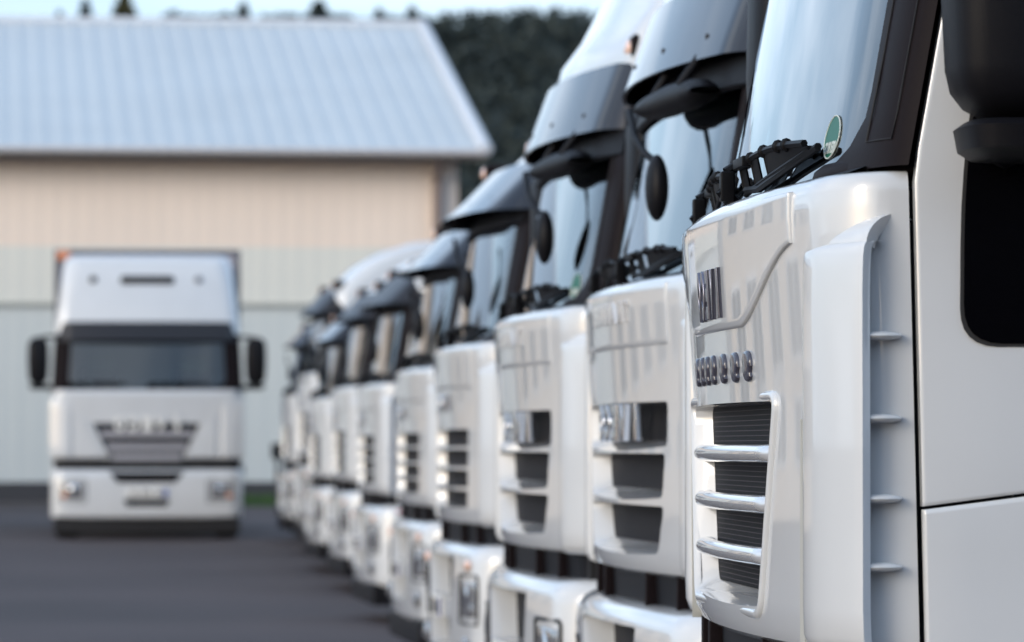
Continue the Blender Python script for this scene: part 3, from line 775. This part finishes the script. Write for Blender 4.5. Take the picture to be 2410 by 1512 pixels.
# ------------------------------------------------------------------ ground
def asphalt():
    m = mat('asphalt', (.06, .057, .064), .78); t = m.node_tree; b = t.nodes['Principled BSDF']; c = N(t, 'ShaderNodeTexCoord')
    def nzz(sc, det=5):
        n = N(t, 'ShaderNodeTexNoise'); n.inputs['Scale'].default_value = sc; n.inputs['Detail'].default_value = det; t.links.new(c.outputs['Object'], n.inputs['Vector']); return n
    a, f = nzz(.22), nzz(60, 3)
    r = N(t, 'ShaderNodeValToRGB'); r.color_ramp.elements[0].position = .35; r.color_ramp.elements[1].position = .68
    r.color_ramp.elements[0].color = (.030, .0205, .0215, 1); r.color_ramp.elements[1].color = (.058, .042, .043, 1)
    t.links.new(a.outputs[0], r.inputs[0])
    mlt = N(t, 'ShaderNodeMix', data_type='RGBA', blend_type='OVERLAY'); mlt.inputs[0].default_value = .5
    t.links.new(r.outputs[0], mlt.inputs[6]); t.links.new(f.outputs[0], mlt.inputs[7]); t.links.new(mlt.outputs[2], b.inputs['Base Color'])
    bp = N(t, 'ShaderNodeBump'); bp.inputs['Strength'].default_value = .5; bp.inputs['Distance'].default_value = .01
    t.links.new(f.outputs[0], bp.inputs['Height']); t.links.new(bp.outputs[0], b.inputs['Normal'])
    return m
ys = [-400, -60, -20, 0, 20, 38] + lin(40, 88, 30) + [110, 200, 500, 1200, 3000]
xs = [-2500, -300, -60, -20, 0, 20, 60, 300, 2500]
MB().grid([[(x, y, gz(y)) for x in xs] for y in ys]).build('ground', asphalt(), None, 60)
bpy.data.objects['ground']['kind'] = 'structure'

# grass strip along the warehouse foot
g = MB()
for i in range(5200):
    x = random.uniform(1.2, 8.0); y = random.uniform(80.8, 84.3); h = random.uniform(.06, .24) ; a = random.uniform(0, 6.28); w = .02
    z = gz(y); g.add([(x - w * math.cos(a), y - w * math.sin(a), z), (x + w * math.cos(a), y + w * math.sin(a), z), (x + random.uniform(-.06, .06), y + random.uniform(-.06, .06), z + h)], [(0, 1, 2)])
gg = g.build('grass', mat('grass', (.055, .12, .025), .7, var=.4, vscale=3), None, 0, False); tag(gg, 'strip of short green grass at the foot of the warehouse wall', 'grass', kind='stuff')

# ------------------------------------------------------------------ warehouse
wh = empty('warehouse', (0, 0, 0), 0, 'long warehouse with pale ribbed metal roof and cream clad wall', 'warehouse')
BR = R(-2.08)      # wall turned slightly: its right end lies farther away
bx, by = 5.90, 87.0
wh.location = (bx, by, gz(87)); wh.rotation_euler = (0, 0, -BR)
def clad(name, col, z0, z1, rough=.5, dp=.004):
    """trapezoid ribbed sheeting, local x from -46 to 0 (the right-hand corner), facing -y"""
    mb = MB(); rows = []; x = -46.0; pr = []
    while x < -.001:
        pr += [(x, 0), (x + .22, 0), (x + .25, -dp), (x + .30, -dp), (x + .3333, 0)]; x += 1 / 3
    pts = [[(px, py, z) for z in (z0, z1)] for (px, py) in pr]
    return MB().grid(pts).build(name, mat(name + '_sheet', col, rough, var=.04, vscale=.4), wh, 30, False)
WZ = 6.70
clad('lower_cladding', (.62, .65, .63), .38, 3.78)
clad('middle_cladding', (.76, .75, .68), 3.80, 4.90)
clad('upper_cladding', (.90, .76, .645), 4.90, WZ)
MB().box(-46, .04, -.05, .02, 3.74, 3.82).build('cladding_seam', mat('seam_grey', (.34, .35, .32), .6), wh, 0)
MB().box(-46, .02, -.04, .3, -.1, .38).build('plinth', mat('plinth', (.05, .05, .055), .8), wh, 0)
MB().box(-46, 0, .03, 23.8, 0, WZ).build('wall_core', mat('gable_sheet', (.66, .58, .5), .5), wh, 0)
cp = MB(); cp.box(-.45, .06, -.055, .02, .38, WZ); cp.build('corner_flashing', mat('flash', (.62, .55, .5), .5), wh, 0)
dp = MB(); dp.tube([(-.36, -.7, WZ - .05), (-.36, -.16, WZ - .5), (-.36, -.16, 0)], .085, 10); dp.build('downpipe', mat('downpipe', (.22, .17, .16), .5), wh)
# ribbed roof: eave overhangs, ridge 19 m back
RH, RD = 3.57, 11.9
rows = []; x = -46.5; pr = []
while x < .40:
    pr += [(x, 0), (x + .24, 0), (x + .27, .022), (x + .36, .022), (x + .39, 0)]; x += .39
def rp(px, t, h): return (px, -.75 + (RD + .75) * t, WZ + .05 + RH * t + h)
MB().grid([[rp(px, t, h) for t in (0, .25, .5, .75, 1)] for (px, h) in pr]).build('roof', mat('roof_sheet', (.52, .56, .575), .42, metal=.1, var=.06, vscale=.3), wh, 20, False)
MB().grid([[(px, RD + 12.6 * t, WZ + .05 + RH * (1 - t) + h) for t in (0, 1)] for (px, h) in pr]).build('rear_roof', bpy.data.materials['roof_sheet'], wh, 20, False)
vg = MB(); vg.tube([(.52, -.78, WZ + .05), (.52, RD, WZ + RH + .08), (.52, RD + 12.6, WZ + .05)], .13, 8); vg.build('verge_trim', mat('verge', (.6, .62, .65), .4), wh)
rc = MB(); rc.tube([(-46.5, RD, WZ + RH + .06), (.5, RD, WZ + RH + .06)], .12, 8); rc.build('ridge_cap', bpy.data.materials['verge'], wh)
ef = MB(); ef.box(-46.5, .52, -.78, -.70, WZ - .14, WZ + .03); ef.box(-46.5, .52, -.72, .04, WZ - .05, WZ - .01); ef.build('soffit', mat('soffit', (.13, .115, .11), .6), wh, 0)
gt = MB(); gt.tube([(-46.5, -.84, WZ - .0), (.55, -.84, WZ - .0)], .075, 10); gt.build('gutter', mat('gutter', (.50, .48, .48), .45), wh)
gb = MB(); gb.add([(.02, 0, WZ), (.02, RD, WZ + RH), (.02, 23.8, WZ)], [(0, 1, 2)]); gb.build('gable', bpy.data.materials['gable_sheet'], wh, 0, False)

# office block just out of frame to the left (mirrored in the paint of the nearest truck)
ob = empty('office_building', (-27, 60, gz(60)), R(4), 'cream office building with rows of white windows beside the yard', 'building')
MB().box(0, 19, 0, 12, 0, 5.4).build('wall', mat('office_render', (.62, .52, .42), .8), ob, 0)
MB().box(-.3, 19.3, -.3, 12.3, 5.4, 5.6).build('roof', mat('office_roof', (.2, .19, .19), .7), ob, 0)
wm = mat('office_pane', (.03, .04, .05), .05); wf = mat('office_frame', (.8, .8, .8), .5)
for fl in range(2):
    for k in range(7):
        x0 = 1.2 + k * 2.55; z0 = .9 + fl * 2.5
        f = MB(); f.box(x0, x0 + 1.5, -.07, .02, z0, z0 + 1.5); w = f.build('window', wf, ob, 0)
        MB().box(x0 + .08, x0 + .71, -.085, -.072, z0 + .08, z0 + 1.42).build('pane', wm, w, 0); MB().box(x0 + .79, x0 + 1.42, -.085, -.072, z0 + .08, z0 + 1.42).build('pane', wm, w, 0)

# small box on a post at the foot of the wall
po = empty('utility_post', (2.08, 73.0, gz(73)), 0, 'small dark box on a thin post beside the far end of the truck row', 'post')
MB().tube([(0, 0, 0), (0, 0, 1.0)], .035, 10).build('post', M['steel'], po)
q = MB(); q.box(-.10, .10, -.07, .07, .92, 1.17, .015); q.build('box', M['black'], po)

# ------------------------------------------------------------------ wooded hill and skyline trees
def hill_h(x):
    """skyline height (m above camera) at 1500 m"""
    px = 350 + x * FPX / 1500.0
    pts = [(-3000, 120), (-600, 100), (0, 84), (350, 78), (430, 66), (980, 62), (1015, 50), (1120, 44), (1300, 42), (1420, 52), (2400, 46), (4500, 60), (9000, 200)]
    for (a, b) in zip(pts, pts[1:]):
        if px <= b[0]:
            t = max(0, (px - a[0]) / (b[0] - a[0])); yy = a[1] + (b[1] - a[1]) * t + 32; return (1050 - yy) * 1500 / FPX + 1.42
    return 100
def hill_z(x, y):
    t = max(0, min(1, (y - 1150) / 350)); h = hill_h(x); t2 = t * t * (3 - 2 * t)
    return max(.0, h * t2) + 2.5 * noise.noise(Vector((x * .01, y * .01, 0))) * t + gz(100)
hm = MB(); hm.grid([[(x, y, hill_z(x, y) - 1.2) for x in lin(-700, 1100, 60)] for y in lin(1140, 1500, 14) + [1560, 1700, 2200]])
ho = hm.build('hill', mat('hill_ground', (.028, .04, .038), .9), None, 60); ho['kind'] = 'structure'  # same bluish tone as the leaves, distance haze put into the colour
def leafmat(name, a, b):
    m = mat(name, a, .85); t = m.node_tree; bs = t.nodes['Principled BSDF']; gme = N(t, 'ShaderNodeNewGeometry'); c = N(t, 'ShaderNodeTexCoord')
    n = N(t, 'ShaderNodeTexNoise'); n.inputs['Scale'].default_value = .05; n.inputs['Detail'].default_value = 4; t.links.new(c.outputs['Object'], n.inputs['Vector'])
    r = N(t, 'ShaderNodeMix', data_type='RGBA'); r.inputs[6].default_value = (*a, 1); r.inputs[7].default_value = (*b, 1)
    ad = N(t, 'ShaderNodeMath', operation='ADD'); su = N(t, 'ShaderNodeMath', operation='SUBTRACT'); su.inputs[1].default_value = .5
    t.links.new(gme.outputs['Random Per Island'], su.inputs[0]); mu = N(t, 'ShaderNodeMath', operation='MULTIPLY'); mu.inputs[1].default_value = .9
    t.links.new(su.outputs[0], mu.inputs[0]); t.links.new(mu.outputs[0], ad.inputs[0]); t.links.new(n.outputs[0], ad.inputs[1]); t.links.new(ad.outputs[0], r.inputs[0]); t.links.new(r.outputs[2], bs.inputs['Base Color'])
    return m
LM = leafmat('forest_leaves', (.026, .038, .038), (.036, .050, .044))  # blue-tinged low-contrast leaves: the hill's haze is painted into these colours
def crown(mb, c, r, h, kind, nl):
    for i in range(nl):
        t = random.random()
        if kind == 'cone': zz = t ** 1.3; rad = r * (1 - zz) * (.85 + .3 * random.random()) + .05 * r
        else: zz = t; rad = r * math.sqrt(max(.02, 1 - (2 * zz - 1) ** 2)) * (.6 + .5 * random.random())
        a = random.uniform(0, 6.283); s = r * random.uniform(.22, .42)
        p = Vector((c[0] + rad * math.cos(a), c[1] + rad * math.sin(a), c[2] + h * zz))
        d1 = Vector((random.gauss(0, 1), random.gauss(0, 1), random.gauss(0, .6))).normalized() * s; d2 = Vector((random.gauss(0, 1), random.gauss(0, 1), random.gauss(0, 1))).normalized() * s
        mb.add([p - d1, p + d2, p + d1, p - d2], [(0, 1, 2, 3)])
fo = MB()
for i in range(5200):
    x = random.uniform(-60, 330); y = 1150 + 352 * random.random() ** .8
    z = hill_z(x, y) - 2.0
    crown(fo, (x, y, z), random.uniform(2.6, 4.2), random.uniform(6.5, 10), random.choice(('cone', 'round')), 26)
fob = fo.build('forest', LM, None, 0, False); tag(fob, 'dark green wooded hillside rising behind the warehouse roof', 'forest', kind='stuff')
def ptree(px, ytop, ybase, wpx, kind, label, m):
    Y = 1500; k = Y / FPX; x = (px - 350) * k; zt = 1.42 + (1050 - ytop) * k; zb_ = 1.42 + (1050 - ybase) * k - 3
    t = empty('pine_tree' if kind == 'cone' else 'broadleaf_tree', (x, Y, zb_), 0, label, 'tree')
    MB().tube([(0, 0, -4), (.1, 0, (zt - zb_) * .5), (0, 0, (zt - zb_) * .93)], [.5, .3, .08], 8).build('trunk', mat('bark', (.05, .04, .03), .9) if 'bark' not in bpy.data.materials else bpy.data.materials['bark'], t)
    c = MB(); crown(c, (0, 0, (zt - zb_) * .12), wpx * k * .5, (zt - zb_) * .88, kind, 420); c.build('crown', m, t, 0, False)
OL = leafmat('olive_leaves', (.05, .055, .02), (.11, .10, .05))
ptree(140, 30, 76, 34, 'cone', 'faint small conifer on the skyline, leftmost above the warehouse roof', LM)
ptree(200, 2, 78, 50, 'cone', 'dark narrow conifer standing on the skyline above the left roof', LM)
ptree(290, -4, 80, 80, 'cone', 'broad olive tree on the skyline beside the dark narrow conifer', OL)
ptree(570, 6, 74, 52, 'cone', 'lone dark conifer rising over the middle of the roof ridge', LM)
ptree(748, 6, 74, 78, 'cone', 'wide dark tree clump on the skyline right of the lone conifer', LM)
ptree(890, 20, 72, 46, 'cone', 'small dark tree on the skyline right of the wide clump', LM)
ptree(968, 14, 72, 54, 'cone', 'small dark tree on the skyline nearest the roof ridge end', LM)
bt = MB()
for px in range(380, 1016, 5):
    if 380 < px: crown(bt, ((px - 350) * 1500 / FPX, 1496, 1.42 + (1050 - 52) * 1500 / FPX - 3.2), 1.9, random.uniform(3.0, 5.6) + 1.2 * math.sin(px * .05), 'round', 36)
fb = bt.build('scrub', LM, None, 0, False); tag(fb, 'thin band of scrub along the skyline behind the roof ridge', 'scrub', kind='stuff')

bb = MB()  # unseen trees added behind the camera to darken reflections in glass and trim
for i in range(150):
    crown(bb, (random.uniform(-30, 120), random.uniform(-62, -48), 0), random.uniform(2.5, 4.5), random.uniform(11, 19), random.choice(('cone', 'round')), 110)
tb = bb.build('added_tree_belt', LM, None, 0, False); tag(tb, 'dense dark belt of trees added unseen behind the viewer to darken reflections', 'added tree belt', kind='stuff')
